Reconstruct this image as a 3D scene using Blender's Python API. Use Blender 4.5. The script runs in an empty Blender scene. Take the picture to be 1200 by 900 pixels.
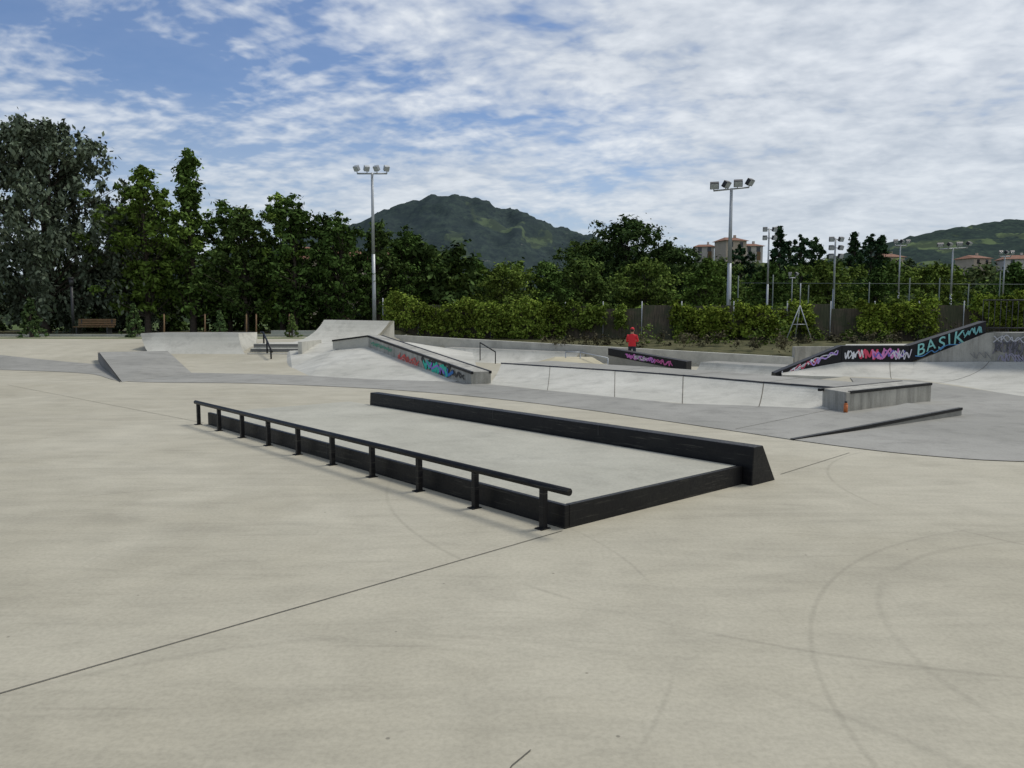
import bpy, bmesh, math, random
import numpy as np
from mathutils import Vector, Matrix, noise as mn
random.seed(7); R=math.radians
SC=bpy.context.scene; COL=SC.collection
SC.view_settings.view_transform='Standard'; SC.view_settings.look='None'; SC.view_settings.exposure=0

# ---------------------------------------------------------------- materials
def newmat(name):
    m=bpy.data.materials.new(name); m.use_nodes=True
    nt=m.node_tree; b=nt.nodes['Principled BSDF']; return m,nt,b
def noise(nt,vec,scale,detail=4,rough=.55,dist=0):
    n=nt.nodes.new('ShaderNodeTexNoise'); n.inputs['Scale'].default_value=scale
    n.inputs['Detail'].default_value=detail; n.inputs['Roughness'].default_value=rough
    n.inputs['Distortion'].default_value=dist
    nt.links.new(vec,n.inputs['Vector']); return n.outputs[0]
def ramp(nt,fac,stops):
    r=nt.nodes.new('ShaderNodeValToRGB'); e=r.color_ramp.elements
    while len(e)<len(stops): e.new(.5)
    for i,(p,c) in enumerate(stops):
        e[i].position=p
        if not isinstance(c,(tuple,list)): c=(c,c,c)
        e[i].color=(*c[:3],1)
    nt.links.new(fac,r.inputs[0]); return r.outputs[0]
def mix(nt,fac,a,b,mode='MIX'):
    m=nt.nodes.new('ShaderNodeMix'); m.data_type='RGBA'; m.blend_type=mode
    for s,v in ((m.inputs[0],fac),(m.inputs[6],a),(m.inputs[7],b)):
        if isinstance(v,bpy.types.NodeSocket): nt.links.new(v,s)
        elif isinstance(v,(int,float)) : s.default_value=v if s==m.inputs[0] else (v,v,v,1)
        else: s.default_value=(*v,1)
    return m.outputs[2]
def math_(nt,op,a,b=None,c=None):
    m=nt.nodes.new('ShaderNodeMath'); m.operation=op
    for i,v in enumerate((a,b,c)):
        if v is None: continue
        if isinstance(v,bpy.types.NodeSocket): nt.links.new(v,m.inputs[i])
        else: m.inputs[i].default_value=v
    return m.outputs[0]
def pos(nt): return nt.nodes.new('ShaderNodeNewGeometry').outputs['Position']
def bump(nt,b,h,strength=.2,dist=.01):
    n=nt.nodes.new('ShaderNodeBump'); n.inputs['Strength'].default_value=strength; n.inputs['Distance'].default_value=dist
    nt.links.new(h,n.inputs['Height']); nt.links.new(n.outputs[0],b.inputs['Normal'])

def concrete(name,c1,c2,stain=.18,arcs=False,rough=.8,streaks=False):
    m,nt,b=newmat(name); p=pos(nt)
    n1=noise(nt,p,.33,4,.62,.5); n2=noise(nt,p,1.9,5,.68,.3); n3=noise(nt,p,38,2,.7)
    col=mix(nt,ramp(nt,n1,[(.36,0),(.66,1)]),c1,c2)
    col=mix(nt,1.0,col,ramp(nt,n2,[(.32,1-stain),(.5,.97),(.68,1.03)]),'MULTIPLY')
    col=mix(nt,1.0,col,ramp(nt,n3,[(.3,.9),(.62,1.04)]),'MULTIPLY')
    if arcs:
        v=nt.nodes.new('ShaderNodeTexVoronoi'); v.inputs['Scale'].default_value=3.3; nt.links.new(p,v.inputs['Vector'])
        col=mix(nt,1.0,col,ramp(nt,v.outputs['Distance'],[(.02,.55),(.035,1)]),'MULTIPLY')
        g=ramp(nt,noise(nt,p,.9,2,.5),[(.40,0),(.55,1)]); prod=None
        for (cx,cy,r,w,st) in [(-2.2,4.2,3.05,.007,.86),(4.6,2.6,3.3,.008,.88),(3.9,3.4,2.0,.012,.90),(-.5,1.2,2.55,.014,.90),
                               (5.8,6.9,2.7,.009,.86),(3.2,7.6,4.4,.009,.86)]:
            d=nt.nodes.new('ShaderNodeVectorMath'); d.operation='DISTANCE'
            nt.links.new(p,d.inputs[0]); d.inputs[1].default_value=(cx,cy,0)
            a=math_(nt,'ABSOLUTE',math_(nt,'SUBTRACT',d.outputs['Value'],r))
            mr=nt.nodes.new('ShaderNodeMapRange'); nt.links.new(a,mr.inputs[0]); mr.inputs[1].default_value=w*.5; mr.inputs[2].default_value=w*2.5
            mr.inputs[3].default_value=st; mr.inputs[4].default_value=1
            prod=mr.outputs[0] if prod is None else math_(nt,'MULTIPLY',prod,mr.outputs[0])
        col=mix(nt,g,col,mix(nt,1.0,col,prod,'MULTIPLY'))
        mp=nt.nodes.new('ShaderNodeMapping'); mp.inputs['Rotation'].default_value=(0,0,R(40)); mp.inputs['Scale'].default_value=(.45,2.4,1)
        nt.links.new(p,mp.inputs[0]); s=noise(nt,mp.outputs[0],1.3,5,.7,1.2)
        col=mix(nt,1.0,col,ramp(nt,s,[(.32,.88),(.50,.99),(.7,1.05)]),'MULTIPLY')
        mp=nt.nodes.new('ShaderNodeMapping'); mp.inputs['Rotation'].default_value=(0,0,R(-25)); mp.inputs['Scale'].default_value=(.6,9,1)
        nt.links.new(p,mp.inputs[0]); s=noise(nt,mp.outputs[0],1.1,2,.55,.5)
        col=mix(nt,1.0,col,ramp(nt,s,[(.68,1.0),(.76,.88)]),'MULTIPLY')
    if streaks:
        mp=nt.nodes.new('ShaderNodeMapping'); mp.inputs['Scale'].default_value=(3,3,.35)
        nt.links.new(p,mp.inputs[0]); s=noise(nt,mp.outputs[0],1.6,5,.65)
        col=mix(nt,1.0,col,ramp(nt,s,[(.32,.62),(.6,1.05)]),'MULTIPLY')
    nt.links.new(col,b.inputs['Base Color']); b.inputs['Roughness'].default_value=rough
    b.inputs['Specular IOR Level'].default_value=.25
    bump(nt,b,n3,.1,.004); return m

def plain(name,c,rough=.5,metal=0,var=.25,scale=6,spec=.5):
    m,nt,b=newmat(name); p=pos(nt)
    n=noise(nt,p,scale,3,.65)
    col=mix(nt,1.0,c,ramp(nt,n,[(.3,1-var),(.7,1+var*.4)]),'MULTIPLY')
    nt.links.new(col,b.inputs['Base Color']); b.inputs['Roughness'].default_value=rough
    b.inputs['Metallic'].default_value=metal; b.inputs['Specular IOR Level'].default_value=spec
    return m
def black_steel(name):
    m,nt,b=newmat(name); p=pos(nt)
    n=noise(nt,p,3.5,6,.7); n2=noise(nt,p,40,3,.7)
    mp=nt.nodes.new('ShaderNodeMapping'); mp.inputs['Rotation'].default_value=(0,0,R(49)); mp.inputs['Scale'].default_value=(1.2,1.2,26)
    nt.links.new(p,mp.inputs[0]); s=noise(nt,mp.outputs[0],2,5,.7)
    col=mix(nt,ramp(nt,n,[(.45,0),(.75,1)]),(.004,.004,.005),(.012,.012,.011))
    col=mix(nt,ramp(nt,s,[(.57,0),(.69,.55)]),col,(.09,.085,.07))
    nt.links.new(col,b.inputs['Base Color']); b.inputs['Specular IOR Level'].default_value=.28
    nt.links.new(ramp(nt,n2,[(.3,.36),(.7,.6)]),b.inputs['Roughness'])
    return m
MC=concrete('concrete_beige',(.40,.368,.280),(.47,.437,.342),.11,arcs=True)
MCP=concrete('concrete_platform',(.385,.372,.305),(.46,.445,.37),.16)
MCG=concrete('concrete_grey',(.265,.258,.228),(.33,.32,.285),.22)
MCL=concrete('concrete_light',(.44,.428,.37),(.56,.545,.48),.22)
MCW=concrete('concrete_wall',(.34,.33,.285),(.49,.47,.41),.24,streaks=True)
MCD=concrete('concrete_dark',(.15,.15,.14),(.20,.195,.185),.2)
MCS=concrete('concrete_sand',(.46,.41,.28),(.52,.47,.33),.1)
MCJ=plain('joint_seal',(.13,.118,.09),.9,var=.5,scale=2)
MB=black_steel('black_painted_steel')
MBD=plain('black_graffiti_steel',(.012,.012,.014),.5,spec=.3)
MGALV=plain('galvanised_steel',(.42,.44,.45),.45,.3,.12)
MDARK=plain('dark_metal',(.03,.03,.032),.5)
MLENS=plain('lamp_glass',(.55,.58,.6),.15)
MBARK=plain('bark',(.07,.055,.04),.9,0,.5,9)
MWOOD=plain('wood_stake',(.19,.115,.055),.8)
MBOT=plain('orange_plastic',(.62,.17,.04),.4)

def grass_mat(name,c1,c2,sc=3):
    m,nt,b=newmat(name); p=pos(nt)
    col=mix(nt,ramp(nt,noise(nt,p,sc,6,.7),[(.35,0),(.65,1)]),c1,c2)
    nt.links.new(col,b.inputs['Base Color']); b.inputs['Roughness'].default_value=.9; b.inputs['Specular IOR Level'].default_value=.1
    return m
MG=grass_mat('grass',(.055,.085,.022),(.10,.13,.04)); MSOIL=grass_mat('undergrowth',(.05,.055,.025),(.13,.12,.06),2)

def leaf_mat(name,dark,light):
    m,nt,b=newmat(name); g=nt.nodes.new('ShaderNodeNewGeometry')
    big=noise(nt,g.outputs['Position'],.55,1,.6)
    col=mix(nt,g.outputs['Random Per Island'],dark,light)
    col=mix(nt,1.0,col,ramp(nt,big,[(.35,.58),(.65,1.35)]),'MULTIPLY')
    oi=nt.nodes.new('ShaderNodeObjectInfo')
    col=mix(nt,1.0,col,ramp(nt,oi.outputs['Random'],[(0,(.78,.80,.83)),(.5,(1.0,1.0,1.0)),(1,(1.35,1.25,.95))]),'MULTIPLY')
    nt.nodes.remove(b); df=nt.nodes.new('ShaderNodeBsdfDiffuse'); nt.links.new(col,df.inputs[0])
    nt.links.new(df.outputs[0],nt.nodes['Material Output'].inputs[0])
    return m
LG=leaf_mat('leaves_green',(.045,.082,.02),(.12,.188,.048))
LD=leaf_mat('leaves_dark',(.032,.058,.018),(.082,.122,.038))
LW=leaf_mat('leaves_willow',(.08,.105,.068),(.165,.195,.135))
LH=leaf_mat('leaves_hedge',(.08,.132,.020),(.215,.275,.052))
LM=leaf_mat('leaves_mid',(.06,.10,.024),(.15,.205,.052))
LC=leaf_mat('leaves_conifer',(.018,.042,.02),(.05,.085,.04))
LY=leaf_mat('leaves_young_fir',(.05,.09,.035),(.12,.17,.06))
LDRY=leaf_mat('leaves_dry',(.07,.065,.035),(.17,.15,.09))
LFAR=leaf_mat('leaves_far',(.052,.078,.042),(.115,.145,.072))

# ---------------------------------------------------------------- geometry helpers
def empty(name):
    e=bpy.data.objects.new(name,None); COL.objects.link(e); return e
def mk(name,verts,faces,mat,parent=None,smooth=False,fm=None):
    me=bpy.data.meshes.new(name); me.from_pydata([tuple(v) for v in verts],[],faces)
    for m in (mat if isinstance(mat,(list,tuple)) else [mat]): me.materials.append(m)
    if fm: me.polygons.foreach_set('material_index',fm)
    bm=bmesh.new(); bm.from_mesh(me); bmesh.ops.recalc_face_normals(bm,faces=bm.faces); bm.to_mesh(me); bm.free()
    if smooth: me.polygons.foreach_set('use_smooth',[True]*len(me.polygons))
    me.update(); o=bpy.data.objects.new(name,me); COL.objects.link(o)
    if parent: o.parent=parent
    return o
def bev(o,w=.01,s=2):
    m=o.modifiers.new('bevel','BEVEL'); m.width=w; m.segments=s; m.limit_method='ANGLE'; m.angle_limit=R(40); return o
def prismz(name,poly,z0,z1,mat,parent=None,b=0):
    n=len(poly); z0=z0 if isinstance(z0,list) else [z0]*n; z1=z1 if isinstance(z1,list) else [z1]*n
    v=[(p[0],p[1],z) for p,z in zip(poly,z0)]+[(p[0],p[1],z) for p,z in zip(poly,z1)]
    f=[tuple(range(n)),tuple(range(n,2*n))]+[(i,(i+1)%n,n+(i+1)%n,n+i) for i in range(n)]
    o=mk(name,v,f,mat,parent)
    if b: bev(o,b)
    return o
def boxc(name,c,s,mat,parent=None,rot=0,b=0,tilt=None):
    x,y,z=[k/2 for k in s]
    v=[Vector((a,bb,cc)) for cc in(-z,z) for a,bb in((-x,-y),(x,-y),(x,y),(-x,y))]
    Mx=Matrix.Rotation(rot,3,'Z')
    if tilt: Mx=Mx@Matrix.Rotation(tilt,3,'X')
    v=[Mx@p+Vector(c) for p in v]
    o=mk(name,v,[(0,3,2,1),(4,5,6,7),(0,1,5,4),(1,2,6,5),(2,3,7,6),(3,0,4,7)],mat,parent)
    if b: bev(o,b)
    return o
def tubes(name,segs,mat,parent=None,n=8):
    V=[];F=[]
    for p0,p1,r0,r1 in segs:
        p0=Vector(p0);p1=Vector(p1);d=(p1-p0).normalized(); u=d.orthogonal().normalized(); w=d.cross(u); b=len(V)
        for p,r in((p0,r0),(p1,r1)):
            for i in range(n):
                a=2*math.pi*i/n; V.append(p+u*math.cos(a)*r+w*math.sin(a)*r)
        F+=[(b+i,b+(i+1)%n,b+n+(i+1)%n,b+n+i) for i in range(n)]+[tuple(b+i for i in range(n)),tuple(b+n+i for i in range(n))]
    o=mk(name,V,F,mat,parent)
    o.data.polygons.foreach_set('use_smooth',[len(p.vertices)==4 for p in o.data.polygons]); return o
def sst(a,b,x):
    t=min(1,max(0,(x-a)/(b-a))); return t*t*(3-2*t)

WA=(-7.0,44.0);WB=(12.1,33.0)
def wall_s(x,y):
    dx,dy=WB[0]-WA[0],WB[1]-WA[1]; L=math.hypot(dx,dy); return (-dy*(x-WA[0])+dx*(y-WA[1]))/L
def wall_t(x,y):
    dx,dy=WB[0]-WA[0],WB[1]-WA[1]; return ((x-WA[0])*dx+(y-WA[1])*dy)/(dx*dx+dy*dy)
def gz(x,y):
    z=.6*sst(24.5,30.5,y)*(1-sst(-7.5,-5.2,x))
    s=.775*(x+.3)+.632*(y-21.6)
    drop=.62*sst(1.7,4.2,s)*sst(-4.2,-1.8,x)*(1-sst(6.8,9.0,x)*(1-sst(23,27,y)))
    w=wall_s(x,y)
    if w>0.1:
        k=sst(.1,.5,w)*sst(-8,-6.5,x)
        drop*=1-k; t=min(1.4,max(0,wall_t(x,y)))
        z+=k*(.5-.6*min(t,1)+.5*sst(0,6,w)*min(t,1))
    return z-drop
# ---------------------------------------------------------------- ground
def ground():
    xs=list(np.arange(-46,46.01,.5)); ys=list(np.arange(-12,64.01,.5))
    xs=[-3000,-1500,-600,-250,-120,-70]+xs+[70,120,250,600,1500,3000]
    ys=[-400,-100,-40]+ys+[80,110,160,300,600,1200,2500,4500]
    V=[(x,y,gz(x,y)) for y in ys for x in xs]; nx=len(xs);F=[];fm=[]
    for j in range(len(ys)-1):
        for i in range(nx-1):
            F.append((j*nx+i,j*nx+i+1,(j+1)*nx+i+1,(j+1)*nx+i))
            cx=(xs[i]+xs[i+1])/2; cy=(ys[j]+ys[j+1])/2; m=0
            if cy>36.3 and cx<-8: m=1
            if cy>38.5 and cy<40 and cx<-8: m=0
            if wall_s(cx,cy)>.3 and cx>-8: m=2
            if cy>47: m=2
            if abs(cx)>46 or cy>63: m=1
            fm.append(m)
    mk('ground',V,F,[MC,MG,MSOIL],None,True,fm)
ground()
def sheet(name,poly,mat,dz=.004,step=.5):
    bm=bmesh.new(); vs=[bm.verts.new((x,y,0)) for x,y in poly]; bm.faces.new(vs)
    x0=min(p[0] for p in poly);x1=max(p[0] for p in poly);y0=min(p[1] for p in poly);y1=max(p[1] for p in poly)
    for a in np.arange(math.ceil(x0/step)*step,x1,step):
        bmesh.ops.bisect_plane(bm,geom=bm.verts[:]+bm.edges[:]+bm.faces[:],plane_co=(a,0,0),plane_no=(1,0,0))
    for a in np.arange(math.ceil(y0/step)*step,y1,step):
        bmesh.ops.bisect_plane(bm,geom=bm.verts[:]+bm.edges[:]+bm.faces[:],plane_co=(0,a,0),plane_no=(0,1,0))
    for v in bm.verts: v.co.z=gz(v.co.x,v.co.y)+dz
    bmesh.ops.recalc_face_normals(bm,faces=bm.faces)
    me=bpy.data.meshes.new(name); bm.to_mesh(me); bm.free(); me.materials.append(mat)
    o=bpy.data.objects.new(name,me); COL.objects.link(o)
    if sum(p.normal.z for p in me.polygons)<0: me.flip_normals()
    return o
def smooth_poly(pts,k=5):
    out=[];n=len(pts)
    for i in range(n-1):
        p0=Vector(pts[max(0,i-1)]);p1=Vector(pts[i]);p2=Vector(pts[i+1]);p3=Vector(pts[min(n-1,i+2)])
        for j in range(k):
            t=j/k; q=.5*((2*p1)+(p2-p0)*t+(2*p0-5*p1+4*p2-p3)*t*t+(3*p1-p0-3*p2+p3)*t**3); out.append((q.x,q.y))
    out.append(tuple(pts[-1])); return out
front=smooth_poly([(-24,26.5),(-19,24.6),(-12.6,22.2),(-9.7,19.2),(-6.4,18.6),(-3.1,17.2),(-.7,15.4),(1.0,13.6),(2.3,11.9),(3.3,10.5),(4.0,9.55),(4.8,8.8),(5.9,8.4),(9,8.3),(14,8.4)])
sheet('skate_path',front+[(14,12),(10.4,15),(10.3,19.5),(9,20.4),(7.5,16),(5.6,13.5),(3.1,14.2),(.75,16.8),(-.6,18.4),(-1.6,19.3),(-4.9,20.8),(-7,21.6),(-9.3,22.2),(-12.5,25.0),(-19,27.6),(-24,28.5)],MCG,.008)
def joint(a,b,w=.011,name='expansion_joint',dz=.004):
    a=Vector(a);b=Vector(b);d=(b-a).normalized();n=Vector((-d.y,d.x))*w/2
    return sheet(name,[tuple(a-n),tuple(b-n),tuple(b+n),tuple(a+n)],MCJ,dz)
joint((-4.7,.69),(.38,5.66),.008); joint((2.75,7.75),(4.0,9.0),.008); joint((.0,2.62),(-.06,2.45),.005); joint((.0,2.62),(.07,2.72),.005)
joint((-4.7,11.6),(-12,18.2),.008); joint((-12.5,12.0),(-4.9,12.05),.007)
joint((-7.6,18.7),(-5.6,20.6),.012,dz=.012); joint((-1.0,15.8),(.6,17.0),.012,dz=.012); joint((3.2,10.9),(5.6,13.3),.010,dz=.012); joint((-12.2,22.4),(-9.8,23),.01,dz=.012)

# ---------------------------------------------------------------- manual pad
O=Vector((.40,5.71)); A=Vector((-.655,.756)); C=Vector((.756,.655))
def P(a,c): q=O+A*a+C*c; return (q.x,q.y)
pad=empty('skate_manual_pad')
L=7.58
prismz('deck',[P(.05,.05),P(L,.05),P(L,2.38),P(.05,2.38)],-.02,.176,MCP,pad)
bev(prismz('front_edge',[P(0,0),P(L,0),P(L,.046),P(0,.046)],-.02,.182,MB,pad),.006)
bev(prismz('side_edge',[P(.0,.05),P(.046,.05),P(.046,2.40),P(0,2.40)],-.02,.182,MB,pad),.006)
prof=[(2.41,-.02),(2.43,.37),(2.59,.37),(2.84,-.02)]
a0,a1=-.10,6.98; v=[]
for a in(a0,a1):
    for c,z in prof: x,y=P(a,c); v.append((x,y,z))
bev(mk('ledge',v,[(0,1,2,3),(4,5,6,7),(0,1,5,4),(1,2,6,5),(2,3,7,6),(3,0,4,7)],MB,pad),.008)
for a in (1.9,3.8,5.7):
    prismz('seam',[P(a-.004,2.424),P(a+.004,2.424),P(a+.004,2.594),P(a-.004,2.594)],.19,.3715,MDARK,pad)
    prismz('seam',[P(a-.004,-.002),P(a+.004,-.002),P(a+.004,.02),P(a-.004,.02)],-.01,.1835,MDARK,pad)
rail=empty('grind_rail')
ra,rc,rz=-.17,-.12,.36
q0=P(ra,rc);q1=P(7.74,rc)
bev(tubes('rail_tube',[((*q0,rz-.028),(*q1,rz-.028),.029,.029)],MB,rail,16),.004)
for i in range(10):
    a=.12+.837*i
    bev(prismz('post_%d'%i,[P(a-.024,rc-.014),P(a+.024,rc-.014),P(a+.024,rc+.034),P(a-.024,rc+.034)],-.02,rz-.03,MB,rail),.004)
    prismz('base_%d'%i,[P(a-.04,rc-.045),P(a+.04,rc-.045),P(a+.04,rc+.05),P(a-.04,rc+.05)],-.02,.008,MB,rail)

# ---------------------------------------------------------------- transitions
def qp(name,B,T,hs,D,mat,matd,zb=None,maxa=75,coping=True,zfloor=-.8,seams=()):
    n=len(B);K=10;V=[];fm=[];F=[]
    am=R(maxa)
    for i in range(n):
        b=Vector(B[i]);t=Vector(T[i]); z0=gz(*B[i]) if zb is None else zb
        z0-=.004
        for k in range(K+1):
            a=am*k/K; h=math.sin(a)/math.sin(am); z=(1-math.cos(a))/(1-math.cos(am))
            q=b.lerp(t,h); V.append((q.x,q.y,z0+(hs[i]-z0)*z))
        V.append((*D[i],hs[i])); V.append((*D[i],zfloor)); V.append((*B[i],zfloor))
    S=K+4
    for i in range(n-1):
        for k in range(S):
            k2=(k+1)%S
            F.append((i*S+k,(i+1)*S+k,(i+1)*S+k2,i*S+k2)); fm.append(1 if k==K else 0)
    F+= [tuple(range(S)),tuple((n-1)*S+k for k in range(S))]; fm+=[0,0]
    par=empty(name)
    mk('surface',V,F,[mat,matd],par,False,fm)
    for i in seams:
        d_=(Vector(B[i+1])-Vector(B[i])).normalized()*.009; SV=[];SF=[]
        for k in range(K+2):
            p=Vector(V[i*S+k])+Vector((0,0,.005)); SV+=[p-Vector((d_.x,d_.y,0)),p+Vector((d_.x,d_.y,0))]
        for k in range(K+1): SF.append((2*k,2*k+1,2*k+3,2*k+2))
        mk('seam',SV,SF,MCJ,par)
    if coping: tubes('coping',[((*T[i],hs[i]+.004),(*T[i+1],hs[i+1]+.004),.022,.022) for i in range(n-1)],MDARK if coping=='dark' else MGALV,par)
    return par
Bq_=smooth_poly([(-.6,18),(.75,16.4),(2,14.9),(3.1,13.9),(4.3,13.35),(5.62,13.15)],3)
Tq_=smooth_poly([(-.3,21.6),(1.0,20.2),(2.5,18.6),(3.8,17),(5.0,15.2),(5.95,14.0)],3)
Dq_=smooth_poly([(1.2,22.9),(2.2,21.6),(3.7,20.0),(5.0,18.3),(6.2,16.4),(7.1,14.9)],3)
qp('quarter_pipe',Bq_,Tq_,[.31]*len(Bq_),Dq_,MCL,MCG,0,maxa=65,coping='dark',seams=(3,6,9,12))
qp('quarter_pipe',[(-12.5,26.9),(-9.1,26.7)],[(-13.7,28.4),(-10.1,28.4)],[1.02,1.02],[(-13.7,30.5),(-10.1,30.5)],MCL,MCG,coping=False)
qp('quarter_pipe',[(-9.0,30.7),(-6.7,30.5)],[(-8.0,32.8),(-5.2,32.8)],[1.5,1.45],[(-8.0,34),(-5.2,34)],MCL,MCG,coping=False,maxa=60)
rq=qp('bank_wall',smooth_poly([(7.6,21.5),(9.2,20.6),(10.13,19.6),(10.3,18.0),(10.1,14.7),(11,9)],3),
   [tuple(Vector(a).lerp(Vector(b),t)) for a,b in zip([(7.7,21.9),(9.45,21.9),(11.45,21.88),(12.97,19.12),(13.2,15)],[(9.45,21.9),(11.45,21.88),(12.97,19.12),(13.2,15),(13.9,9)]) for t in(0,1/3,2/3)]+[(13.9,9)],
   [.02,.12,.23,.33,.33,.33,.33,.39,.45,.5,.5,.5,.5,.5,.5,.5],
   [(7.8,22.0),(8.4,22.0),(9,22),(9.5,22.0),(10.2,22),(11,22),(11.7,22.0),(12.2,21.1),(12.7,20.2),(13.2,19.3),(13.3,18),(13.4,16.5),(13.5,15),(13.7,13),(14,11),(14.3,9)],MCL,MCG,0,maxa=75,coping=False,seams=(5,8))
prismz('upper_wall',[(11.5,21.92),(12.453,20.186),(13.0,19.19),(13.25,15),(13.95,9),(14.3,9),(13.6,15),(13.35,19.3),(12.75,20.35),(11.8,21.94)],0,[.33,1.2,1.22,1.22,1.22,1.22,1.22,1.22,1.2,.33],MCW,rq)
prismz('upper_deck',[(13.58,21.9),(13.37,19.3),(13.62,15),(14.32,9),(24,9),(24,23)],0,1.19,MCG,rq)
fb=empty('funbox')
Tp=[(-8.6,29.6,.62),(-6.5,28.9,.62),(-4.95,26.6,.62),(-3.0,22.9,.32),(-1.3,19.2,.03)]
Bp=[(-8.2,27.2,.1),(-7.0,24.4,-.01),(-5.5,20.8,-.01),(-3.6,19.6,-.01),(-1.55,18.9,-.01)]
mk('bank',Tp+Bp,[(0,1,6,5),(1,2,7,6),(2,3,8,7),(3,4,9,8)],MCL,fb)
mk('top',[(-8.6,29.6,.615),(-6.5,28.9,.615),(-4.95,26.6,.615),(-3,22.9,.315),(-1,22,.1),(-1.6,31,.2),(-4.2,31,.615),(-8.6,31,.615)],[(0,1,2,6,7),(2,3,4,5,6)],MCL,fb)
mk('back_bank',[(-4.2,30,.6),(-4.6,26.4,.6),(-.7,18.7,.02),(.4,20.5,-.2),(-1.0,28,-.64)],[(0,1,2,3,4)],MCL,fb)
hub=empty('hubba_ledge')
h0=Vector((-4.95,26.4));h1=Vector((-.98,18.35)); d=(h1-h0).normalized(); nrm=Vector((-d.y,d.x))
def Hq(t,c): q=h0+(h1-h0)*t+nrm*c; return (q.x,q.y)
W_=.52
hz0,hz1=.98,.30
prismz('body',[Hq(0,0),Hq(1,0),Hq(1,W_),Hq(0,W_)],-.5,[hz0,hz1,hz1,hz0],MCW,hub)
prismz('edge_left',[Hq(0,-.012),Hq(1.003,-.012),Hq(1.003,.05),Hq(0,.05)],[hz0-.05,hz1-.05,hz1-.05,hz0-.05],[hz0+.01,hz1+.01,hz1+.01,hz0+.01],MB,hub)
prismz('edge_right',[Hq(0,W_-.05),Hq(1.003,W_-.05),Hq(1.003,W_+.012),Hq(0,W_+.012)],[hz0-.05,hz1-.05,hz1-.05,hz0-.05],[hz0+.012,hz1+.012,hz1+.012,hz0+.012],MB,hub)
e0=Vector(Hq(0,0)); g0=Vector(Hq(0,W_))
prismz('flat_part',[(-6.3,27.0),tuple(e0),tuple(g0),(-5.6,27.7)],.5,[.80,.985,.985,.80],MCL,hub)
prismz('flat_edge',[(-6.32,26.98),(e0.x,e0.y-.02),(e0.x,e0.y+.03),(-6.3,27.04)],[.76,.94,.94,.76],[.815,.995,.995,.815],MB,hub)

def paint(color):
    mname='spray_paint_%.2f_%.2f_%.2f'%color; return bpy.data.materials.get(mname) or plain(mname,color,.6,0,.15)
def scribble(parent,org,u,v,w,h,color,seed,r=.018,n=1,loops=9):
    rnd=random.Random(seed); u=Vector(u).normalized(); v=Vector(v).normalized()
    V=[];F=[];nn=u.cross(v).normalized()
    for s in range(n):
        pts=[]
        for i in range(loops):
            pts.append(Vector((w*(i+rnd.uniform(-.9,.9))/(loops-1),h*(rnd.uniform(0,.35) if (i+s)%2 else rnd.uniform(.65,1)))))
        sp=smooth_poly([(p.x,p.y) for p in pts],6)
        for i in range(len(sp)-1):
            a=Vector(sp[i]);b=Vector(sp[i+1]); t=(b-a)
            if t.length<1e-4: continue
            t.normalize(); q=Vector((-t.y,t.x))*r; k=len(V)
            for c in (a-q-t*r*.5,b-q+t*r*.5,b+q+t*r*.5,a+q-t*r*.5):
                V.append(Vector(org)+u*c.x+v*c.y+nn*(.0006*(s*40+i)/10+seed%7*.0004))
            F.append((k,k+1,k+2,k+3))
    return mk('graffiti',V,F,paint(color),parent)
hd=Vector((d.x,d.y,(hz1-hz0)/(h1-h0).length))
for t,w,h,c,sd,r,nn_,lo,z,off in [(.38,1.7,.28,(.72,.09,.07),2,.024,2,9,.36,.016),(.41,1.5,.24,(.75,.35,.3),22,.014,1,9,.37,.022),
        (.63,1.9,.30,(.01,.01,.012),3,.085,1,9,.24,.016),(.64,1.7,.26,(.02,.50,.36),4,.05,2,11,.25,.022),(.76,1.0,.2,(.02,.16,.45),9,.04,1,7,.22,.026),
        (.66,1.5,.2,(.30,.12,.6),5,.022,1,9,.22,.03),(.86,.8,.16,(.03,.03,.03),6,.018,2,7,.17,.016),(.05,2.4,.14,(.04,.33,.2),8,.012,2,15,.18,.016)]:
    q=Hq(t,-off); zt=hz0+(hz1-hz0)*t
    scribble(hub,(q[0],q[1],zt-z-.09),hd,(0,0,1),w,h,c,sd,r,nn_,lo)

wd=empty('kicker_ramp')
mk('wedge',[(-9.66,18.96,-.02),(-9.2,22,-.02),(-12.2,27.2,.42),(-14.2,26.4,.42),(-9.66,18.96,.012),(-9.2,22,.012),(-14.2,26.4,-.1),(-12.2,27.2,-.1)],
   [(4,5,2,3),(4,3,6,0),(5,1,7,2),(2,7,6,3),(0,1,5,4),(0,6,7,1)],MCG,wd)
mk('wedge_side',[(-9.69,18.93,-.02),(-9.69,18.93,.02),(-14.23,26.38,.43),(-14.23,26.38,-.1)],[(0,1,2,3)],MCD,wd)
stx=empty('stairs')
for i in range(4):
    y=27.1+.36*i
    boxc('step_%d'%i,(-8.5,(y+30.2)/2,(.16*(i+1)-.3)/2),(1.95,30.2-y,.16*(i+1)+.3),MCL,stx,b=.01)
    boxc('nosing_%d'%i,(-8.5,y-.002,.16*(i+1)-.06),(1.94,.02,.09),MCD,stx)
boxc('cheek_wall',(-7.45,28.4,.2),(.14,2.8,1.1),MCL,stx)
hr=empty('handrail')
tubes('rail',[((-9.25,28.6,1.05),(-8.25,26.4,.42),.035,.035),((-9.25,28.6,1.05),(-9.5,29.1,1.05),.035,.035),((-8.35,26.6,.45),(-8.35,26.6,-.02),.03,.03),((-9.2,28.5,1.02),(-9.2,28.5,.5),.03,.03),((-8.8,27.6,.75),(-8.8,27.6,.2),.03,.03)],MB,hr)

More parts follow.
